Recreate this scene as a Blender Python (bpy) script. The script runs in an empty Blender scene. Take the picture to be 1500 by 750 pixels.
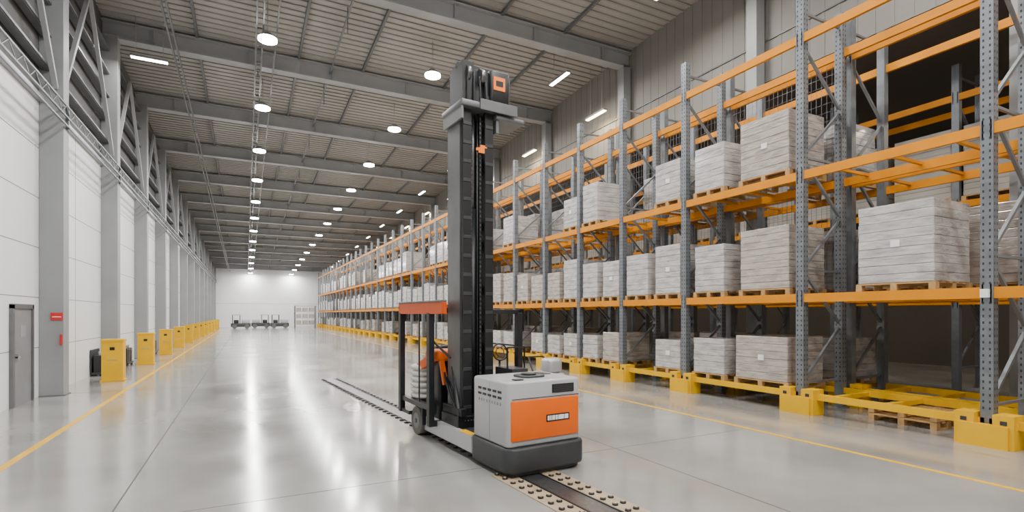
import bpy, math, random
from mathutils import Vector, Matrix
random.seed(7)
scene=bpy.context.scene
COL=scene.collection

# ---------------------------------------------------------------- materials
def mat(name,col,rough=0.5,metal=0.0,var=0.08,scale=3.0,bump=0.0,bscale=40.0,emit=None,estr=0.0,rvar=0.0,coat=0.0,stretch=None,spec=.5):
    m=bpy.data.materials.new(name); m.use_nodes=True
    nt=m.node_tree; b=nt.nodes['Principled BSDF']
    b.inputs['Roughness'].default_value=rough; b.inputs['Metallic'].default_value=metal
    b.inputs['Specular IOR Level'].default_value=spec
    if coat: b.inputs['Coat Weight'].default_value=coat; b.inputs['Coat Roughness'].default_value=.12
    tc=nt.nodes.new('ShaderNodeTexCoord'); src=tc.outputs['Object']
    if stretch:
        mp=nt.nodes.new('ShaderNodeMapping'); mp.inputs['Scale'].default_value=stretch
        nt.links.new(src,mp.inputs['Vector']); src=mp.outputs['Vector']
    n=nt.nodes.new('ShaderNodeTexNoise'); n.inputs['Scale'].default_value=scale; n.inputs['Detail'].default_value=5
    nt.links.new(src,n.inputs['Vector'])
    r=nt.nodes.new('ShaderNodeValToRGB')
    r.color_ramp.elements[0].position=.3; r.color_ramp.elements[1].position=.7
    r.color_ramp.elements[0].color=tuple(max(0,c*(1-var)) for c in col)+(1,)
    r.color_ramp.elements[1].color=tuple(min(1,c*(1+var)) for c in col)+(1,)
    nt.links.new(n.outputs['Fac'],r.inputs['Fac']); nt.links.new(r.outputs['Color'],b.inputs['Base Color'])
    if rvar:
        mr=nt.nodes.new('ShaderNodeMapRange'); mr.inputs[1].default_value=.3; mr.inputs[2].default_value=.7
        mr.inputs[3].default_value=max(0.02,rough-rvar); mr.inputs[4].default_value=rough+rvar
        nt.links.new(n.outputs['Fac'],mr.inputs[0]); nt.links.new(mr.outputs[0],b.inputs['Roughness'])
    if bump:
        n2=nt.nodes.new('ShaderNodeTexNoise'); n2.inputs['Scale'].default_value=bscale; n2.inputs['Detail'].default_value=3
        nt.links.new(src,n2.inputs['Vector'])
        bp=nt.nodes.new('ShaderNodeBump'); bp.inputs['Strength'].default_value=bump; bp.inputs['Distance'].default_value=.02
        nt.links.new(n2.outputs['Fac'],bp.inputs['Height']); nt.links.new(bp.outputs['Normal'],b.inputs['Normal'])
    if emit:
        b.inputs['Emission Color'].default_value=emit+(1,); b.inputs['Emission Strength'].default_value=estr
    return m
ORANGE=(0.66,0.235,0.0005); YEL=(0.74,0.41,0.0005)
m_floor=mat('polished_concrete',(0.30,0.295,0.28),0.17,0,.16,.55,rvar=.07,coat=.35,spec=.6)
m_joint=mat('floor_joint',(0.08,0.08,0.08),.7)
m_yline=mat('floor_paint_yellow',(0.74,0.42,0.01),.4,spec=.3)
m_wallw=mat('white_wall_panel',(0.80,0.805,0.80),.45,0,.03,.4)
m_seam=mat('panel_seam',(0.26,0.26,0.26),.7)
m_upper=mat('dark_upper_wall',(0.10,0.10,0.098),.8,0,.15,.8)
m_col=mat('column_grey',(0.26,0.27,0.275),.5,0,.07,1.2)
m_beam=mat('roof_beam_grey',(0.35,0.36,0.37),.5,0,.08,1.0)
m_deck=mat('roof_deck',(0.39,0.38,0.355),.6,0,.06,.5)
m_rib=mat('roof_deck_rib',(0.33,0.32,0.30),.6,0,.06,.5)
m_purl=mat('purlin_dark',(0.13,0.135,0.14),.5)
m_rwall=mat('beige_cladding',(0.20,0.192,0.175),.7,0,.06,.7)
m_annex=mat('dark_annex_cladding',(0.10,0.095,0.09),.7,0,.06,.7)
m_galv=mat('galvanised_steel',(0.17,0.185,0.20),.42,.35,.16,6.0,rvar=.1)
m_pipe=mat('conduit_steel',(0.42,0.42,0.43),.4,.5)
m_hole=mat('perforation_dark',(0.025,0.028,0.035),.8)
m_or=mat('rack_orange',ORANGE,.5,0,.08,2.0,spec=.22)
m_ye=mat('safety_yellow',YEL,.5,0,.07,2.0,spec=.25)
m_wood=mat('pallet_wood',(0.44,0.26,0.10),.75,0,.22,7.0,bump=.2)
m_wrap=mat('shrink_wrapped_carton',(0.45,0.43,0.415),.3,0,.22,1.6,bump=1.0,bscale=3.4,rvar=.14,coat=.9,stretch=(1.6,1.6,5))
m_wrapb=mat('shrink_wrapped_kraft_carton',(0.38,0.335,0.295),.3,0,.2,1.6,bump=1.0,bscale=3.4,rvar=.14,coat=.9,stretch=(1.6,1.6,5))
m_wrap2=mat('plain_carton',(0.36,0.33,0.29),.5,0,.08,2.0,bump=.1)
m_wgap=mat('carton_gap',(0.17,0.155,0.14),.6)
m_label=mat('paper_label',(0.80,0.80,0.78),.6)
m_black=mat('black_steel',(0.011,0.012,0.014),.38,.1,.2,5)
m_dk=mat('dark_grey_plastic',(0.030,0.033,0.037),.45,0,.15,4,bump=.05)
m_mastg=mat('mast_grey',(0.15,0.155,0.16),.38,.4,.12,3)
m_body=mat('truck_light_grey',(0.40,0.41,0.42),.35,0,.03,2,coat=.3)
m_torange=mat('truck_orange',(0.78,0.125,0.0005),.4,0,.04,2,spec=.3)
m_red=mat('truck_red',(0.58,0.075,0.003),.4,0,.05,2,spec=.3)
m_rub=mat('wheel_rubber',(0.12,0.115,0.105),.8,0,.2,8)
m_chain=mat('oily_steel',(0.16,0.16,0.165),.3,.8,.2,20)
m_sred=mat('sign_red',(0.55,0.015,0.015),.5)
m_screen=mat('orange_display',(0.85,0.2,0.01),.4,emit=(1,.2,.01),estr=.4)
m_bag=mat('white_sack',(0.62,0.61,0.58),.6,0,.08,6,bump=.5,bscale=12)
m_door=mat('grey_door',(0.20,0.205,0.21),.5)
m_tan=mat('track_plate_tan',(0.38,0.29,0.19),.55,0,.2,5,bump=.2)
m_led=mat('led_diffuser',(1,1,1),.5,emit=(1,.99,.96),estr=55)
m_ledw=mat('led_tube_warm',(1,1,1),.5,emit=(1,.78,.40),estr=22)
m_ledc=mat('led_tube_cool',(1,1,1),.5,emit=(1,.96,.86),estr=26)
m_hous=mat('lamp_housing',(0.25,0.25,0.25),.5,.3)

# ---------------------------------------------------------------- mesh helper
class MB:
    def __init__(s): s.v=[];s.f=[];s.mi=[];s.mats=[];s.sm=[]
    def idx(s,m):
        if m not in s.mats: s.mats.append(m)
        return s.mats.index(m)
    def box(s,x0,x1,y0,y1,z0,z1,m):
        n=len(s.v)
        s.v+=[(x0,y0,z0),(x1,y0,z0),(x1,y1,z0),(x0,y1,z0),(x0,y0,z1),(x1,y0,z1),(x1,y1,z1),(x0,y1,z1)]
        i=s.idx(m)
        for f in ((0,3,2,1),(4,5,6,7),(0,1,5,4),(1,2,6,5),(2,3,7,6),(3,0,4,7)):
            s.f.append([n+a for a in f]); s.mi.append(i); s.sm.append(False)
    def quad(s,a,b,c,d,m):
        n=len(s.v); s.v+=[a,b,c,d]; s.f.append([n,n+1,n+2,n+3]); s.mi.append(s.idx(m)); s.sm.append(False)
    def bar(s,p,q,w,h,m):
        p=Vector(p);q=Vector(q);d=(q-p).normalized()
        up=Vector((0,0,1)) if abs(d.z)<.95 else Vector((0,1,0))
        a=d.cross(up).normalized()*w/2; b=a.cross(d).normalized()*h/2
        n=len(s.v)
        for c in (p,q):
            for sa,sb in ((-1,-1),(1,-1),(1,1),(-1,1)): s.v.append(tuple(c+a*sa+b*sb))
        i=s.idx(m)
        for f in ((0,1,2,3),(7,6,5,4),(0,4,5,1),(1,5,6,2),(2,6,7,3),(3,7,4,0)):
            s.f.append([n+a_ for a_ in f]); s.mi.append(i); s.sm.append(False)
    def cyl(s,p,q,r,m,seg=16,r2=None):
        p=Vector(p);q=Vector(q);d=(q-p).normalized(); r2=r if r2 is None else r2
        up=Vector((0,0,1)) if abs(d.z)<.95 else Vector((0,1,0))
        a=d.cross(up).normalized(); b=a.cross(d).normalized()
        n=len(s.v)
        for c,rr in ((p,r),(q,r2)):
            for k in range(seg):
                t=2*math.pi*k/seg; s.v.append(tuple(c+a*math.cos(t)*rr+b*math.sin(t)*rr))
        i=s.idx(m)
        for k in range(seg):
            k2=(k+1)%seg; s.f.append([n+k,n+k2,n+seg+k2,n+seg+k]); s.mi.append(i); s.sm.append(True)
        s.f.append([n+k for k in range(seg)][::-1]); s.mi.append(i); s.sm.append(False)
        s.f.append([n+seg+k for k in range(seg)]); s.mi.append(i); s.sm.append(False)
    def rr(s,x0,x1,y0,y1,z0,z1,r,m,seg=6,inset=0.03):
        def ring(ins,z):
            out=[]
            R=max(r-ins,.004)
            for cx,cy,a0 in ((x1-r,y1-r,0),(x0+r,y1-r,90),(x0+r,y0+r,180),(x1-r,y0+r,270)):
                for k in range(seg+1):
                    t=math.radians(a0+90*k/seg); out.append((cx+R*math.cos(t),cy+R*math.sin(t),z))
            return out
        rings=[ring(inset,z0),ring(inset*.3,z0+inset*.3),ring(0,z0+inset),ring(0,z1-inset),ring(inset*.3,z1-inset*.3),ring(inset,z1)]
        n=len(s.v); L=len(rings[0]); i=s.idx(m)
        for rg in rings: s.v+=rg
        for j in range(5):
            for k in range(L):
                k2=(k+1)%L; s.f.append([n+j*L+k,n+j*L+k2,n+(j+1)*L+k2,n+(j+1)*L+k]); s.mi.append(i); s.sm.append(seg>3)
        s.f.append([n+k for k in range(L)][::-1]); s.mi.append(i); s.sm.append(False)
        s.f.append([n+5*L+k for k in range(L)]); s.mi.append(i); s.sm.append(False)
    def ell(s,c,rx,ry,rz,m,p=2.0,u=14,w=9):
        n=len(s.v); i=s.idx(m)
        def sg(x,e): return math.copysign(abs(x)**e,x)
        e=2.0/p
        for a in range(w+1):
            ph=-math.pi/2+math.pi*a/w
            for b in range(u):
                th=2*math.pi*b/u
                s.v.append((c[0]+rx*sg(math.cos(ph),e)*sg(math.cos(th),e),c[1]+ry*sg(math.cos(ph),e)*sg(math.sin(th),e),c[2]+rz*sg(math.sin(ph),e)))
        for a in range(w):
            for b in range(u):
                b2=(b+1)%u; s.f.append([n+a*u+b,n+a*u+b2,n+(a+1)*u+b2,n+(a+1)*u+b]); s.mi.append(i); s.sm.append(True)
    def make(s,name,parent=None,bevel=0,loc=None,rz=0):
        me=bpy.data.meshes.new(name); me.from_pydata(s.v,[],s.f)
        for m in s.mats: me.materials.append(m)
        me.polygons.foreach_set('material_index',s.mi); me.polygons.foreach_set('use_smooth',s.sm)
        me.update()
        o=bpy.data.objects.new(name,me); COL.objects.link(o)
        if parent: o.parent=parent
        if loc: o.location=loc
        o.rotation_euler[2]=rz
        if bevel:
            b=o.modifiers.new('b','BEVEL'); b.width=bevel; b.segments=2; b.limit_method='ANGLE'
        return o

# ---------------------------------------------------------------- room shell
YN,YF=-12.0,90.0
XL,XR,XA=-4.45,13.8,24.0
CW=.47
def zb(y): return 11.6-.042*(y-22.9)      # underside of roof beams
def zr(y): return zb(y)+.75               # roof deck
b=MB(); b.box(XL-.3,XA+.3,YN,YF+.3,-.3,0,m_floor); b.make('floor')
b=MB()
for x in (-1.2,4.9):
    b.box(x-.008,x+.008,YN,YF,0.0,.0015,m_joint)
for k in range(-1,9):
    y=6.2+k*10.5
    b.box(XL,7.6,y-.006,y+.006,0.0,.0015,m_joint)
b.make('trim_floor_joint')
b=MB(); b.box(-2.87,-2.76,YN,YF-6,0,.003,m_yline); b.box(7.77,7.86,YN,YF-6,0,.003,m_yline); b.make('floor_marking_line')

colY=[16.4+6.05*k for k in range(-4,13)]
b=MB()
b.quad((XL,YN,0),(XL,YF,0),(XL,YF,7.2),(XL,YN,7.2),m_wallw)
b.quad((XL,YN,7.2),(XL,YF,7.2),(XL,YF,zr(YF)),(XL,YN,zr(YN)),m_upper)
for z in (1.2,2.4,3.6,4.8,6.0):
    b.box(XL,XL+.004,YN,YF,z-.009,z+.009,m_seam)
for y in colY:
    b.box(XL,XL+.004,y+3.0,y+3.02,0,7.2,m_seam)
b.box(XL,XL+.10,YN,YF,7.12,7.26,m_pipe)
b.make('wall_left')
b=MB()
for y in colY:
    b.box(XL+.002,XL+CW,y-.02,y+.42,0,zb(y)+.1,m_col)
    b.box(XL+.002,XL+CW+.04,y-.05,y+.45,0,.02,m_purl)
b.make('column_left',bevel=.015)
b=MB()
for z in (7.9,8.7,9.5,10.3,11.1):
    b.box(XL+.05,XL+.22,YN,YF if z<8.6 else 66 if z<9 else 55 if z<10 else 40,z,z+.12,m_purl)
    b.box(XL+.22,XL+.25,YN,YF if z<8.6 else 66 if z<9 else 55 if z<10 else 40,z+.02,z+.08,m_galv)
for y in colY[:-1]:
    top=min(zb(y),zb(y+6))-.1
    b.bar((XL+.33,y+.4,7.5),(XL+.33,y+3.0,top),.1,.1,m_beam)
    b.bar((XL+.33,y+3.0,top),(XL+.33,y+6.0,7.5),.1,.1,m_beam)
b.make('wall_bracing_truss')
b=MB(); xl=XL+CW+.04
for z in (6.85,7.12):
    b.box(xl,xl+.04,YN,YF,z-.02,z+.02,m_galv)
b.box(xl+.0,xl+.04,YN,YF,6.62,6.66,m_galv)
y=YN
while y<YF-1:
    b.bar((xl+.02,y,6.86),(xl+.02,y+.35,7.11),.018,.018,m_galv); b.bar((xl+.02,y+.35,7.11),(xl+.02,y+.7,6.86),.018,.018,m_galv)
    y+=.7
for y in colY: b.box(XL+CW+.002,xl+.02,y+.15,y+.22,6.6,7.15,m_galv)
b.make('cable_tray')

b=MB(); b.quad((XL,YF,0),(XA,YF,0),(XA,YF,zr(YF)+.3),(XL,YF,zr(YF)+.3),m_wallw)
b.box(XL,XR,YF-.02,YF,3.6,3.63,m_seam); b.make('wall_far')
b=MB(); b.quad((XL,YN,0),(XA,YN,0),(XA,YN,zr(YN)),(XL,YN,zr(YN)),m_wallw); b.make('wall_rear')
b=MB(); b.quad((XR,YN,8.9),(XR,YF,8.9),(XR,YF,zr(YF)),(XR,YN,zr(YN)),m_rwall)
y=YN
while y<YF:
    b.box(XR-.012,XR,y,y+.1,8.9,zr(y)-.02,m_rwall); y+=.42
b.box(XR-.04,XR,YN,50,10.1,10.15,m_purl)
b.make('wall_right_upper')
b=MB(); b.quad((XA,YN,0),(XA,YF,0),(XA,YF,8.9),(XA,YN,8.9),m_annex); b.make('wall_right')
b=MB(); b.quad((XR,YN,8.9),(XA,YN,8.9),(XA,YF,8.9),(XR,YF,8.9),m_annex); b.make('ceiling_annex')
b=MB()
for y in colY: b.box(XR-.42,XR-.06,y-.0,y+.36,0,zb(y)+.1,m_col)
b.make('column_right',bevel=.01)

b=MB(); b.quad((XL,YN,zr(YN)),(XR,YN,zr(YN)),(XR,YF,zr(YF)),(XL,YF,zr(YF)),m_deck)
y=YN+.1
while y<YF:
    z=zr(y); b.box(XL,XR,y,y+.09,z-.045,z-.005,m_rib); y+=.34
b.make('ceiling')
b=MB()
for y in colY:
    z=zb(y)
    b.box(XL,XR,y,y+.40,z,z+.05,m_beam); b.box(XL,XR,y,y+.40,z+.58,z+.63,m_beam)
    b.box(XL,XR,y+.17,y+.23,z+.04,z+.6,m_beam)
    x=XL+1.5
    while x<XR:
        b.box(x,x+.02,y+.03,y+.37,z+.04,z+.6,m_beam); x+=3.07
b.make('roof_beam')
b=MB()
for x in (-1.6,1.9,4.4,8.0,10.6):
    b.bar((x,YN,zr(YN)-.1),(x,YF,zr(YF)-.1),.09,.12,m_purl)
b.make('roof_purlin')
b=MB()
for x,dz in ((.32,-.25),(.52,-.25),(.95,-.12),(-2.3,-.3),(-2.15,-.3)):
    b.bar((x,YN,zb(YN)+dz),(x,YF,zb(YF)+dz),.05,.08,m_purl if x>0 else m_galv)
y=YN
while y<YF:
    b.box(.32,.52,y,y+.05,zb(y)-.27,zb(y)-.23,m_purl); y+=.6
for y in colY:
    for x in (.42,-2.2): b.bar((x,y+.2,zb(y)),(x,y+.2,zb(y)-.3),.03,.03,m_purl)
for y in colY:
    b.bar((3.1,y+2,zr(y+2)-.06),(3.1,y+2,zb(y)-.3),.03,.03,m_galv)
b.bar((3.1,YN,zb(YN)+.35),(3.1,YF,zb(YF)+.35),.06,.06,m_galv)
b.make('ceiling_cable_ladder')

# lamps
def area(x,y,z,sx,sy,p,col):
    l=bpy.data.lights.new('lamp_light','AREA'); l.shape='RECTANGLE'; l.size=sx; l.size_y=sy; l.energy=p; l.color=col
    o=bpy.data.objects.new('lamp_light',l); o.location=(x,y,z); COL.objects.link(o); return o
def bay_row(name,x):
    root=bpy.data.objects.new(name,None); COL.objects.link(root)
    b=MB()
    y=19.2-5.8*5
    while y<YF-1:
        z=zb(y)-.6
        b.cyl((x,y,z+.05),(x,y,z+.24),.30,m_hous,16,.12)
        b.cyl((x,y,z-.02),(x,y,z+.05),.30,m_led,16)
        b.cyl((x,y,z+.24),(x,y,zr(y)-.03),.012,m_pipe,6)
        a=area(x,y,z-.04,.5,.5,370,(1,.985,.965)); a.parent=root
        y+=5.8
    b.make('fixtures',parent=root)
bay_row('high_bay_light_row',.65); bay_row('high_bay_light_row',6.4)
def tube_row(name,x,ys,zf,m,p,col,L=1.3,across=False):
    root=bpy.data.objects.new(name,None); COL.objects.link(root); b=MB()
    for y in ys:
        z=zf(y)
        if across:
            b.box(x-L/2,x+L/2,y-.09,y+.09,z+.02,z+.1,m_hous); b.box(x-L/2+.02,x+L/2-.02,y-.07,y+.07,z-.01,z+.02,m)
            for q in (-.4,.4): b.cyl((x+q,y,z+.1),(x+q,y,zr(y)-.03),.01,m_pipe,6)
            a=area(x,y,z-.03,L-.1,.14,p,col)
        else:
            b.box(x-.09,x+.09,y-L/2,y+L/2,z+.02,z+.1,m_hous); b.box(x-.07,x+.07,y-L/2+.02,y+L/2-.02,z-.01,z+.02,m)
            for q in (-.4,.4): b.cyl((x,y+q,z+.1),(x,y+q,min(zr(y+q)-.03,8.9 if x>14 else 99)),.01,m_pipe,6)
            a=area(x,y,z-.03,.14,L-.1,p,col)
        a.parent=root
    b.make('fixtures',parent=root)
tube_row('linear_light_row',11.1,[11.5+6.05*k for k in range(-3,12)],lambda y:zb(y)-.5,m_ledc,270,(1,.96,.88))
tube_row('warm_linear_light_row',13.2,[18.0+5.8*k for k in range(0,11)],lambda y:min(10.4,zb(y)-.6),m_ledw,70,(1,.8,.5))
tube_row('linear_light_row',-3.0,[22.0],lambda y:zb(y)-.75,m_ledc,110,(1,.96,.9),L=1.1,across=True)
tube_row('annex_light_row',18.6,[3+11*k for k in range(-1,7)],lambda y:8.3,m_ledw,200,(1,.86,.66))

# ---------------------------------------------------------------- door, signs, bollards on left
b=MB()
y0,y1=14.7,15.75; xw=XL+.001
b.box(xw,XL+.07,y0-.09,y0,0,2.2,m_mastg); b.box(xw,XL+.07,y1,y1+.09,0,2.2,m_mastg); b.box(xw,XL+.07,y0-.09,y1+.09,2.12,2.22,m_mastg)
b.box(xw,XL+.04,y0,y1,0,2.12,m_door); b.box(XL+.04,XL+.10,y0+.1,y0+.14,1.0,1.14,m_pipe); b.box(XL+.04,XL+.045,y0+.4,y0+.7,1.5,1.75,m_seam)
b.box(XL+.04,XL+.09,y0+.1,y0+.26,1.05,1.08,m_pipe)
b.make('door_1')
b=MB(); b.box(-4.22,-3.99,16.35,16.38,1.85,2.03,m_sred); b.box(-4.19,-4.02,16.345,16.35,1.92,1.94,m_label); b.box(-4.04,-4.0,16.33,16.38,1.25,1.5,m_sred)
b.make('fire_safety_sign')
b=MB(); b.box(XL+.02,XL+.1,17.2,17.35,1.35,1.6,m_sred); b.make('fire_call_point')
y=19.1
while y<YF-3:
    b=MB()
    x0=-3.78;x1=-3.26
    b.box(x0,x1,y-.0,y+.42,.03,1.22,m_ye)
    b.box(x0-.03,x1+.03,y-.03,y+.45,0,.05,m_ye)
    b.box(x0-.015,x1+.015,y-.015,y+.435,1.18,1.25,m_ye)
    b.box(x0+.2,x0+.32,y-.012,y,.93,1.02,m_black); b.box(x0+.14,x0+.38,y-.008,y,.62,.64,m_seam)
    b.make('yellow_column_guard',bevel=.012); y+=5.75
for y in (21.0,24.6,31.0):
    b=MB()
    for j in range(3):
        yy=y+j*.36
        b.box(-4.36,-4.06,yy,yy+.24,.12,.66,m_black); b.cyl((-4.2,yy+.12,.66),(-4.2,yy+.12,.78),.06,m_pipe,10)
    b.box(-4.40,-4.02,y-.05,y+1.02,.05,.12,m_dk); b.box(-4.43,-4.40,y-.05,y+1.02,.12,.85,m_dk)
    for yy in (y,y+.92): b.box(-4.38,-4.3,yy,yy+.06,0,.06,m_dk); b.box(-4.12,-4.04,yy,yy+.06,0,.06,m_dk)
    b.make('gas_bottle_stand',bevel=.01)

# ---------------------------------------------------------------- racks
Ys=[-4.8,-1.95,0.9,3.75,6.75,9.9,12.4,14.65,16.95,19.4,21.95]
while Ys[-1]<84: Ys.append(Ys[-1]+2.55)
LV=[2.41,4.90,7.68]
def rack(name,X0,dep,Ys,base=True,detail=True,ztop=8.45):
    b=MB(); X1=X0+dep; w=.08
    for i,y in enumerate(Ys):
        for x in (X0,X1):
            b.box(x-w,x+w,y-w,y+w,0,ztop,m_galv)
            b.box(x-.13,x+.13,y-.13,y+.13,0,.02,m_galv)
            if detail and y<30:
                st=.1 if y<14 else .2
                z=.55
                while z<ztop-.05:
                    for o in (-.04,.04):
                        b.quad((x-w-.002,y+o+.011,z),(x-w-.002,y+o-.011,z),(x-w-.002,y+o-.011,z+.038),(x-w-.002,y+o+.011,z+.038),m_hole)
                        b.quad((x+o-.011,y-w-.002,z),(x+o+.011,y-w-.002,z),(x+o+.011,y-w-.002,z+.038),(x+o-.011,y-w-.002,z+.038),m_hole)
                    z+=st
        z=.6; s=0
        while z<ztop-1.0:
            a,c=(X0,X1) if s%2==0 else (X1,X0)
            b.bar((a,y,z),(c,y,z+1.15),.05,.05,m_galv)
            if s%2==0: b.bar((X0,y,z),(X1,y,z),.045,.045,m_galv)
            z+=1.15; s+=1
        b.bar((X0,y,ztop-.3),(X1,y,ztop-.3),.045,.045,m_galv)
    for i in range(len(Ys)-1):
        a,c=Ys[i]+w,Ys[i+1]-w
        for z in LV:
            for x in (X0-.03,X1+.03):
                b.box(x-.035,x+.035,a-.05,c+.05,z-.17,z,m_or)
                for yy in (a-.04,c+.02): b.box(x-.05,x+.05,yy,yy+.02,z-.25,z+.05,m_or)
            n=3 if z<7 else 0
            for k in range(n):
                yy=a+(c-a)*(k+.5)/n
                b.box(X0,X1,yy-.03,yy+.03,z-.07,z-.015,m_or)
        if base:
            for x in (X0-.03,X1+.03):
                b.box(x-.05,x+.05,a-.05,c+.05,.30,.42,m_ye)
            for k in range(3):
                yy=a+(c-a)*(k+.5)/3
                b.box(X0,X1,yy-.04,yy+.04,.31,.39,m_ye)
    if base:
        for y in Ys:
            b.box(X0-.20,X0+.14,y+.11,y+.36,0,.5,m_ye); b.box(X0-.20,X0+.14,y-.36,y-.11,0,.5,m_ye)
            b.box(X0-.24,X0-.09,y-.30,y+.30,0,.34,m_ye)
            b.box(X0-.205,X0-.2,y-.28,y-.2,.36,.42,m_hole); b.box(X0-.205,X0-.2,y+.2,y+.28,.36,.42,m_hole)
    return b.make(name)
rack('pallet_rack',10.1,1.3,Ys)
rack('pallet_rack',11.75,1.25,Ys,base=True,detail=False)
YsC=[y for y in Ys if y<62]
rack('pallet_rack',16.4,1.25,YsC,base=False,detail=False)
b=MB()
y=6.9
while y<30:
    b.box(11.555,11.561,y,y+.006,2.5,7.5,m_galv); y+=.12
z=2.5
while z<7.5:
    b.box(11.561,11.567,6.9,30,z,z+.006,m_galv); z+=.2
for y in Ys:
    if 6<y<31: b.box(11.5,11.57,y-.02,y+.02,2.45,7.55,m_galv)
b.make('rack_back_mesh')

def load(b,x0,x1,y0,y1,z,h,wrapped=True,lay=.15):
    for k in range(3):
        yy=y0+(y1-y0-.1)*k/2
        b.box(x0,x1,yy,yy+.1,z,z+.022,m_wood)
        for xx in (x0,(x0+x1)/2-.06,x1-.12): b.box(xx,xx+.12,yy,yy+.1,z+.022,z+.11,m_wood)
    for k in range(6):
        xx=x0+(x1-x0-.11)*k/5
        b.box(xx,xx+.11,y0,y1,z+.11,z+.135,m_wood)
    zt=z+.14; n=max(3,int(round(h/lay))); lh=h/n
    mm=(m_wrap if random.random()<.68 else m_wrapb) if wrapped else m_wrap2
    b.box(x0+.035,x1-.035,y0+.045,y1-.045,zt,zt+h-.02,m_wgap)
    for k in range(n):
        j=random.uniform(-.005,.005); j2=random.uniform(-.005,.005)
        zz=zt+k*lh
        b.rr(x0+.02+j2,x1-.02+j2,y0+.03+j,y1-.03+j,zz,zz+lh-.003,.02,mm,seg=2,inset=.009)
XA0=10.06
def place(y,w,z,h,x0=XA0,d=1.25):
    b=MB(); load(b,x0,x0+d,y-w/2,y+w/2,z,h)
    if random.random()<.4:
        zz=z+.14+h*.45; b.box(x0+.002,x0+.02,y-.09,y+.05,zz,zz+.12,m_label)
    return b.make('wrapped_pallet_load')
Z0,Z1,Z2,Z3=.42,2.41,4.90,7.68
place(5.05,1.25,Z1,1.38)
for z,h in ((Z1,1.28),(Z2,1.22)):
    place(7.62,1.25,z,h+.05); place(9.13,.95,z,h-.15)
place(7.7,1.35,Z0,.95); place(9.15,1.0,Z0,.85)
for i in range(5,11):
    a,c=Ys[i],Ys[i+1]; m=(a+c)/2; q=(c-a)/4-.01; w=(c-a)/2-.26
    for lv,z in ((0,Z0),(1,Z1),(2,Z2)):
        for s in (-1,1):
            if lv==0 and random.random()<.35: continue
            if lv==2 and random.random()<.3: continue
            h=random.uniform(.65,.9) if lv==0 else random.uniform(.95,1.35)
            place(m+s*q,w,z,h)
b=MB()
for i in range(11,len(Ys)-1):
    a,c=Ys[i],Ys[i+1]; m=(a+c)/2; q=(c-a)/4-.01; w=(c-a)/2-.2
    for lv,z in ((0,Z0),(1,Z1),(2,Z2)):
        for s in (-1,1):
            if random.random()<(.35 if lv==0 else .12 if lv==1 else .3): continue
            h=random.uniform(.7,1.0) if lv==0 else random.uniform(1.0,1.4)
            y=m+s*q; load(b,XA0,XA0+1.25,y-w/2,y+w/2,z,h,lay=.2)
b.make('distant_pallet_loads')
b=MB()
for i in range(2,22):
    a,c=Ys[i],Ys[i+1]; m=(a+c)/2; q=(c-a)/4-.01; w=(c-a)/2-.17
    for lv,z in ((0,Z0),(1,Z1),(2,Z2)):
        for s in (-1,1):
            if lv==0 and (i<4 or random.random()<.5): continue
            if lv==2 and i<4: continue
            if random.random()<(.45 if lv==2 else .15): continue
            h=.9 if lv==0 else random.uniform(1.1,1.6)
            y=m+s*q; load(b,11.78,12.98,y-w/2,y+w/2,z,h)
    for s in (-1,1):
        for z in (Z1,Z2):
            y=m+s*q; load(b,16.4,17.6,y-w/2,y+w/2,z,1.8,wrapped=False)
b.make('rear_pallet_loads')
b=MB()
for (x,y,z) in ((10.5,4.6,0),(10.5,4.6,.145),(12.0,5.2,0),(12.0,5.2,.145),(12.1,2.2,0)):
    y0,y1=y,y+1.1;x0,x1=x,x+.85
    for k in range(3):
        yy=y0+(y1-y0-.1)*k/2
        b.box(x0,x1,yy,yy+.1,z,z+.022,m_wood)
        for xx in (x0,(x0+x1)/2-.06,x1-.12): b.box(xx,xx+.12,yy,yy+.1,z+.022,z+.11,m_wood)
    for k in range(5):
        xx=x0+(x1-x0-.11)*k/4
        b.box(xx,xx+.11,y0,y1,z+.11,z+.135,m_wood)
b.make('empty_wooden_pallets')

# ---------------------------------------------------------------- guide track in floor
TA=.075
b=MB()
L0,L1=-5.0,12.0
b.box(-.13,.13,L0,L1,.001,.012,m_chain)
b.box(-.15,-.13,L0,L1,.001,.02,m_black); b.box(.13,.15,L0,L1,.001,.02,m_black)
b.box(-.40,-.15,L0,1.0,.001,.010,m_tan); b.box(.15,.40,L0,1.0,.001,.010,m_tan)
y=L0+.1
while y<L1:
    for x in (-.33,-.22,.22,.33) if y<1 else (-.2,.2):
        b.cyl((x,y,.004),(x,y,.026),.033 if y<1 else .045,m_black,10)
        b.cyl((x,y,.026),(x,y,.034),.018,m_tan if y<1 else m_chain,8)
    y+=.19 if y<1 else .26
b.make('floor_guide_track',loc=(3.17,4.85,0),rz=TA)

# ---------------------------------------------------------------- reach truck
T=bpy.data.objects.new('reach_truck',None); COL.objects.link(T); T.location=(3.38,5.64,0); T.rotation_euler[2]=TA
b=MB(); b.rr(-.61,.61,-.06,1.0,.06,.37,.17,m_dk,seg=8,inset=.035); b.rr(-.56,.56,-.02,.98,.02,.08,.15,m_black,seg=6,inset=.01); b.make('bumper_skirt',T)
b=MB(); b.rr(-.58,.545,.0,.92,.37,1.17,.07,m_body,seg=6,inset=.03); b.make('battery_block',T)
b=MB()
b.rr(-.54,.515,-.018,.3,.445,.94,.05,m_torange,seg=5,inset=.012)
b.make('orange_panel',T)
b=MB()
b.box(-.515,.505,-.006,.01,.955,.962,m_black)
b.box(-.515,.505,-.004,.01,.43,.438,m_seam)
b.make('panel_seams',T)
b=MB(); b.box(.08,.42,-.014,.02,1.0,1.11,m_black)
for k in range(4): b.box(.10,.40,-.017,-.012,1.015+k*.022,1.025+k*.022,m_dk)
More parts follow.
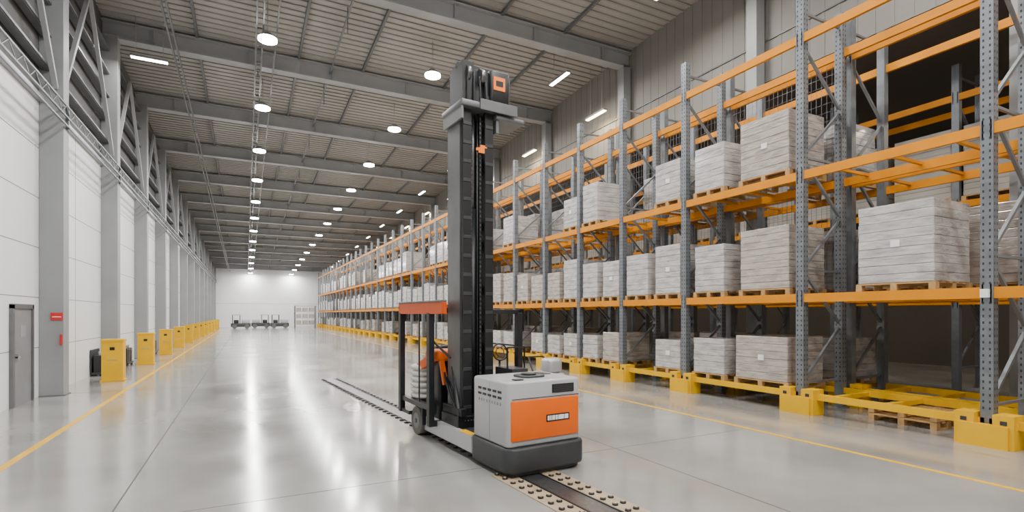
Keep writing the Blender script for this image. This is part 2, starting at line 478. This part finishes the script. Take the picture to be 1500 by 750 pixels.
b.make('front_vent',T,bevel=.006)
b=MB(); b.box(-.02,.34,-.024,-.016,.645,.735,m_black)
for i,(x,w) in enumerate(((-.005,.03),(.035,.02),(.065,.045),(.12,.03),(.16,.09),(.26,.06))): b.box(x,x+w,-.027,-.023,.662,.72,m_label)
b.make('name_plate',T)
b=MB()
for k in range(5):
    for j in range(2): b.box(-.584,-.575,.14+k*.13,.23+k*.13,1.02-j*.07,1.05-j*.07,m_black)
for k in range(9): b.box(-.584,-.575,.15+k*.07,.18+k*.07,.87,.905,m_seam)
b.box(-.583,-.575,.44,.444,.40,1.14,m_seam)
b.make('side_vents',T)
b=MB(); b.rr(-.18,.2,.25,.6,1.165,1.195,.12,m_dk,inset=.01); b.cyl((0,.42,1.19),(0,.42,1.215),.1,m_black,20); b.box(-.4,-.28,.1,.2,1.165,1.185,m_dk); b.box(.3,.42,.5,.75,1.165,1.18,m_dk); b.make('top_cover',T,bevel=.004)
b=MB()
b.rr(-.58,.58,.8,3.05,.10,.30,.06,m_body,seg=4,inset=.02)
b.box(-.585,-.50,.95,2.6,.12,.34,m_body); b.box(.50,.585,.95,2.6,.12,.34,m_body)
b.box(-.49,.49,.9,2.9,.29,.325,m_dk)
b.box(-.583,-.47,1.0,1.35,.342,.346,m_ye); b.box(-.58,.58,2.95,3.1,.10,.4,m_black)
b.make('chassis',T,bevel=.012)
b=MB()
for x in (-.64,.46):
    b.cyl((x,2.85,.23),(x+.18,2.85,.23),.23,m_rub,28); b.cyl((x-.005,2.85,.23),(x+.185,2.85,.23),.13,m_mastg,20); b.cyl((x-.012,2.85,.23),(x+.19,2.85,.23),.04,m_black,10)
b.cyl((-.1,.5,.16),(.1,.5,.16),.155,m_rub,20)
b.make('wheels',T)
b=MB()
for x in (-.64,.46): b.box(x-.01,x+.19,2.6,3.1,.47,.52,m_black); b.box(x-.01,x+.19,2.56,2.6,.2,.52,m_black)
b.make('fenders',T,bevel=.01)
xl0,xr0=-.44,.10
zt=5.0
def chan(b,x0,x1,y0,y1,z0,z1,m,open_dir):
    t=.02
    b.box(x0,x1,y0,y0+t,z0,z1,m); b.box(x0,x1,y1-t,y1,z0,z1,m)
    if open_dir>0: b.box(x0,x0+t,y0,y1,z0,z1,m)
    else: b.box(x1-t,x1,y0,y1,z0,z1,m)
b=MB()
chan(b,xl0,xl0+.12,1.6,2.04,.3,zt,m_mastg,1)
chan(b,xr0-.12,xr0,1.6,2.04,.3,zt,m_mastg,-1)
for z in (.32,1.7,3.0,4.2,4.8): b.box(xl0,xr0,1.98,2.05,z,z+.16,m_black)
b.make('mast_outer',T,bevel=.004)
b=MB()
chan(b,xl0+.04,xl0+.15,1.56,1.94,.4,5.65,m_black,1); chan(b,xr0-.15,xr0-.04,1.56,1.94,.4,5.65,m_black,-1)
b.box(xl0+.02,xl0+.16,1.54,1.58,.4,5.3,m_black); b.box(xr0-.15,xr0-.01,1.54,1.58,.4,5.3,m_black)
z=.6
while z<4.9:
    b.box(xl0+.025,xl0+.155,1.53,1.545,z,z+.05,m_dk)
    b.box(xr0-.15,xr0-.015,1.53,1.545,z,z+.05,m_dk); z+=.28
for z in (.5,1.4,2.3,3.3,4.3,5.1): b.box(xl0+.04,xr0-.04,1.86,1.94,z,z+.14,m_black)
b.make('mast_inner',T,bevel=.003)
b=MB()
b.cyl((-.17,1.72,.35),(-.17,1.72,3.6),.055,m_black,16); b.cyl((-.17,1.72,3.6),(-.17,1.72,5.4),.035,m_chain,16)
for x in (-.255,-.085): b.box(x-.015,x+.015,1.62,1.64,.5,5.4,m_chain)
b.cyl((-.22,1.66,.5),(-.22,1.66,5.2),.012,m_dk,8); b.cyl((-.12,1.66,.5),(-.12,1.66,5.2),.012,m_dk,8)
z=.5
while z<5.3:
    for x in (-.255,-.085): b.box(x-.022,x+.022,1.612,1.622,z,z+.03,m_black)
    z+=.07
b.make('lift_cylinder_and_chains',T)
b=MB()
D=-.2
b.rr(-.50,.44,1.42,2.14,5.24+D,5.33+D,.03,m_mastg,inset=.012)
b.rr(.10,.62,1.46,1.98,5.15+D,5.22+D,.03,m_mastg,inset=.012)
b.box(.12,.17,1.5,1.9,4.95+D,5.16+D,m_mastg); b.box(-.49,-.45,1.45,2.1,5.05+D,5.25+D,m_mastg); b.box(-.2,.44,1.40,1.43,5.22+D,5.38+D,m_mastg)
b.make('mast_crosshead',T,bevel=.006)
b=MB()
b.box(-.42,-.24,1.55,2.0,5.32+D,5.96+D,m_black); b.box(-.22,.02,1.62,2.0,5.32+D,5.90+D,m_dk)
b.rr(.02,.36,1.50,1.9,5.42+D,5.90+D,.04,m_black,inset=.015)
b.box(.36,.42,1.6,1.85,5.4+D,5.8+D,m_dk); b.box(-.42,.2,1.7,1.8,5.9+D,5.99+D,m_black)
for x in (-.33,-.1):
    b.cyl((x-.03,1.6,5.78+D),(x+.03,1.6,5.78+D),.12,m_chain,20)
for k in range(5): b.cyl((-.36+k*.11,1.52,5.36+D),(-.34+k*.1,1.54,5.86-.05*k+D),.014,m_dk,8)
b.cyl((.4,1.6,5.3+D),(.42,1.62,5.9+D),.016,m_dk,8); b.cyl((.44,1.7,5.3+D),(.36,1.66,5.95+D),.016,m_dk,8); b.bar((.2,1.75,5.95+D),(.42,1.7,5.82+D),.03,.03,m_black)
b.make('mast_head',T,bevel=.006)
b=MB(); b.box(.07,.27,1.485,1.505,5.6+D,5.8+D,m_screen); b.box(.11,.23,1.478,1.486,5.66+D,5.74+D,m_black); b.make('mast_display',T)
b=MB(); b.box(-.16,-.06,1.535,1.55,4.42,4.5,m_screen); b.box(-.13,-.02,1.535,1.55,4.5,4.54,m_screen); b.box(-.2,-.15,1.535,1.55,4.45,4.49,m_screen); b.box(-.15,-.11,1.55,1.62,4.44,4.48,m_black); b.make('mast_emblem',T)
b=MB(); b.box(.15,.21,1.85,1.93,.5,4.2,m_pipe); b.box(.10,.16,1.88,1.9,1.0,1.1,m_black); b.box(.10,.16,1.88,1.9,4.0,4.1,m_black)
b.make('mast_side_tube',T,bevel=.004)
b=MB(); b.box(-.52,.2,1.5,2.1,.3,.5,m_black); b.box(-.5,-.4,1.45,2.1,.5,.62,m_black); b.bar((-.5,1.5,.5),(-.42,1.9,1.2),.05,.05,m_black); b.make('mast_foot',T,bevel=.012)
b=MB()
G=2.04
b.box(-.72,-.64,1.62,3.5,G-.04,G+.14,m_red); b.box(.54,.60,1.55,3.5,G-.04,G+.03,m_black)
b.box(-.72,.60,3.44,3.5,G-.04,G+.14,m_red); b.box(-.66,.6,2.2,2.26,G-.02,G+.06,m_black); b.box(-.73,-.64,1.62,3.5,G+.14,G+.17,m_mastg)
for k in range(6):
    yy=2.35+k*.19; b.box(-.65,.56,yy,yy+.04,G,G+.04,m_black)
b.box(.10,.6,1.55,1.61,G-.04,G+.03,m_black)
b.make('overhead_guard',T,bevel=.008)
b=MB()
for x,y in ((-.68,2.15),(-.68,3.45),(.57,3.45),(.57,1.58)):
    b.box(x-.045,x+.045,y-.055,y+.055,.3,G-.02,m_black)
b.box(-.70,-.60,2.2,3.48,.50,.58,m_black); b.box(.55,.6,1.55,3.48,.3,.42,m_black); b.box(-.7,.6,3.05,3.5,.3,.36,m_black); b.box(-.72,-.5,2.1,2.2,.26,.34,m_black)
b.bar((-.64,2.2,1.6),(-.57,1.65,1.35),.03,.03,m_black); b.bar((.57,1.6,1.5),(.57,3.45,1.5),.03,.03,m_black)
b.box(-.69,-.67,2.6,2.64,.5,G,m_black)
b.make('guard_posts',T,bevel=.008)
b=MB()
b.rr(-.50,.1,2.25,2.5,.32,1.25,.05,m_black,inset=.02)
b.rr(-.5,.5,2.72,3.3,.32,.62,.05,m_dk,inset=.02)
b.rr(-.15,.45,2.72,3.22,.62,.76,.08,m_black,inset=.04)
b.rr(-.15,.45,3.14,3.30,.72,1.45,.05,m_black,inset=.04)
b.make('operator_seat',T)
b=MB(); b.rr(-.60,-.12,2.1,2.62,1.26,1.43,.08,m_torange,inset=.05); b.bar((-.54,2.35,1.32),(-.54,3.0,1.08),.07,.14,m_torange); b.bar((-.50,2.15,1.3),(-.46,2.08,.9),.07,.07,m_torange); b.make('orange_console_hood',T)
b=MB()
for k in range(6): b.ell((-.46+random.uniform(-.01,.01),3.02,.62+.095*k),.18,.26,.06,m_bag,p=2.6)
b.make('sack_pile',T)
def torus(name,c,R,r,m,parent,rx=0,ry=0):
    b=MB(); n=24;k=8;i=b.idx(m)
    Mx=Matrix.Rotation(rx,3,'X')@Matrix.Rotation(ry,3,'Y')
    for a in range(n):
        for q in range(k):
            t=2*math.pi*a/n;p=2*math.pi*q/k
            v=Mx@Vector(((R+r*math.cos(p))*math.cos(t),(R+r*math.cos(p))*math.sin(t),r*math.sin(p))); b.v.append(tuple(v+Vector(c)))
    for a in range(n):
        for q in range(k):
            a2=(a+1)%n;q2=(q+1)%k; b.f.append([a*k+q,a2*k+q,a2*k+q2,a*k+q2]); b.mi.append(i); b.sm.append(True)
    b.make(name,parent)
torus('steering_wheel',(.3,2.45,1.28),.17,.018,m_black,T,rx=.5)
torus('mirror_ring',(.33,1.75,1.4),.13,.012,m_black,T,rx=1.4)
torus('mirror_ring_inner',(.33,1.75,1.4),.07,.008,m_black,T,rx=1.4)
b=MB(); b.cyl((.3,2.5,.6),(.3,2.45,1.26),.03,m_black,10); b.bar((.14,2.45,1.28),(.46,2.45,1.28),.03,.02,m_black); b.cyl((.33,1.76,1.27),(.33,1.76,.32),.018,m_black,8)
b.box(.22,.5,1.2,1.7,.32,1.18,m_dk); b.bar((.2,1.3,1.18),(.2,1.3,1.5),.02,.02,m_black); b.bar((.2,1.3,1.5),(.5,1.3,1.5),.02,.02,m_black); b.bar((.5,1.3,1.5),(.5,1.3,1.18),.02,.02,m_black)
b.make('control_column',T)
def hose(name,pts,r,m,parent):
    cu=bpy.data.curves.new(name,'CURVE'); cu.dimensions='3D'; cu.bevel_depth=r; cu.bevel_resolution=3
    sp=cu.splines.new('BEZIER'); sp.bezier_points.add(len(pts)-1)
    for p,q in zip(sp.bezier_points,pts): p.co=q; p.handle_left_type=p.handle_right_type='AUTO'
    cu.materials.append(m); o=bpy.data.objects.new(name,cu); COL.objects.link(o); o.parent=parent
for k in range(4): hose('hydraulic_hose_%d'%(k+1),[(-.45+.04*k,2.15,1.15-.1*k),(-.5+.03*k,1.95,.95),(-.47+.03*k,1.7,.6),(-.4+.05*k,1.5,.42)],.016,m_black,T)

# ---------------------------------------------------------------- other equipment
b=MB()
x,y=6.05,10.0
b.rr(x-.24,x+.24,y-.35,y+.4,.12,.7,.1,m_body,inset=.05); b.rr(x-.2,x+.2,y-.3,y+.1,.7,1.02,.12,m_pipe,inset=.07)
b.cyl((x-.28,y+.2,.14),(x-.2,y+.2,.14),.14,m_rub,16); b.cyl((x+.2,y+.2,.14),(x+.28,y+.2,.14),.14,m_rub,16); b.rr(x-.3,x+.3,y-.55,y-.3,0,.14,.08,m_black,inset=.02)
b.bar((x-.2,y+.35,.65),(x-.2,y+.6,1.0),.03,.03,m_black); b.bar((x+.2,y+.35,.65),(x+.2,y+.6,1.0),.03,.03,m_black); b.bar((x-.2,y+.6,1.0),(x+.2,y+.6,1.0),.03,.03,m_black)
b.make('floor_scrubber',bevel=0)
for (x,y,f) in ((-.6,80,1),(1.9,82.5,-1),(4.3,81.0,1)):   # small industrial tow tractors: chassis, hood, cab frame, wheels
    b=MB()
    b.rr(x-1.2,x+1.2,y-.55,y+.55,.25,.75,.1,m_dk,inset=.05)
    h0,h1=sorted((x+f*.1,x+f*1.1)); b.rr(h0,h1,y-.5,y+.5,.75,1.25,.12,m_body,inset=.06)
    c0,c1=sorted((x-f*.05,x-f*1.05)); b.rr(c0,c1,y-.5,y+.5,1.85,1.95,.05,m_body,inset=.02)
    for cx in (c0+.06,c1-.06):
        for cy in (y-.45,y+.45): b.box(cx-.04,cx+.04,cy-.04,cy+.04,.75,1.87,m_black)
    b.rr(c0+.2,c1-.2,y-.35,y+.35,.75,1.2,.08,m_black,inset=.04)
    for q in (-.75,.75):
        b.cyl((x+q,y-.62,.3),(x+q,y-.45,.3),.3,m_rub,16); b.cyl((x+q,y+.45,.3),(x+q,y+.62,.3),.3,m_rub,16)
    b.make('tow_tractor')
b=MB()
for x in (6.2,8.9):
    for y in (79,80.2): b.box(x-.05,x+.05,y,y+.1,0,3.2,m_galv)
for z in (.5,1.4,2.3,3.1):
    b.box(6.1,9.0,79,80.3,z,z+.08,m_pipe)
for z in (.58,1.48,2.38):
    for k in range(3): b.box(6.4+k*.85,7.0+k*.85,79.1,80.1,z,z+.5,m_wrap2)
b.make('storage_shelf')
b=MB(); b.box(9.93,9.99,3.70,3.80,2.25,2.38,m_label); b.make('rack_label')

# ---------------------------------------------------------------- world + camera
w=bpy.data.worlds.new('w'); scene.world=w; w.use_nodes=True
w.node_tree.nodes['Background'].inputs[0].default_value=(.8,.85,.9,1); w.node_tree.nodes['Background'].inputs[1].default_value=.3
cd=bpy.data.cameras.new('cam'); cam=bpy.data.objects.new('camera',cd); COL.objects.link(cam)
cam.location=(0,0,2.0); yaw=math.atan(390/762)
cam.rotation_euler=(math.pi/2,0,-yaw)
cd.sensor_width=36; cd.lens=36*762/1500; cd.shift_y=85/1500; cd.clip_end=300; cd.clip_start=.05
scene.camera=cam
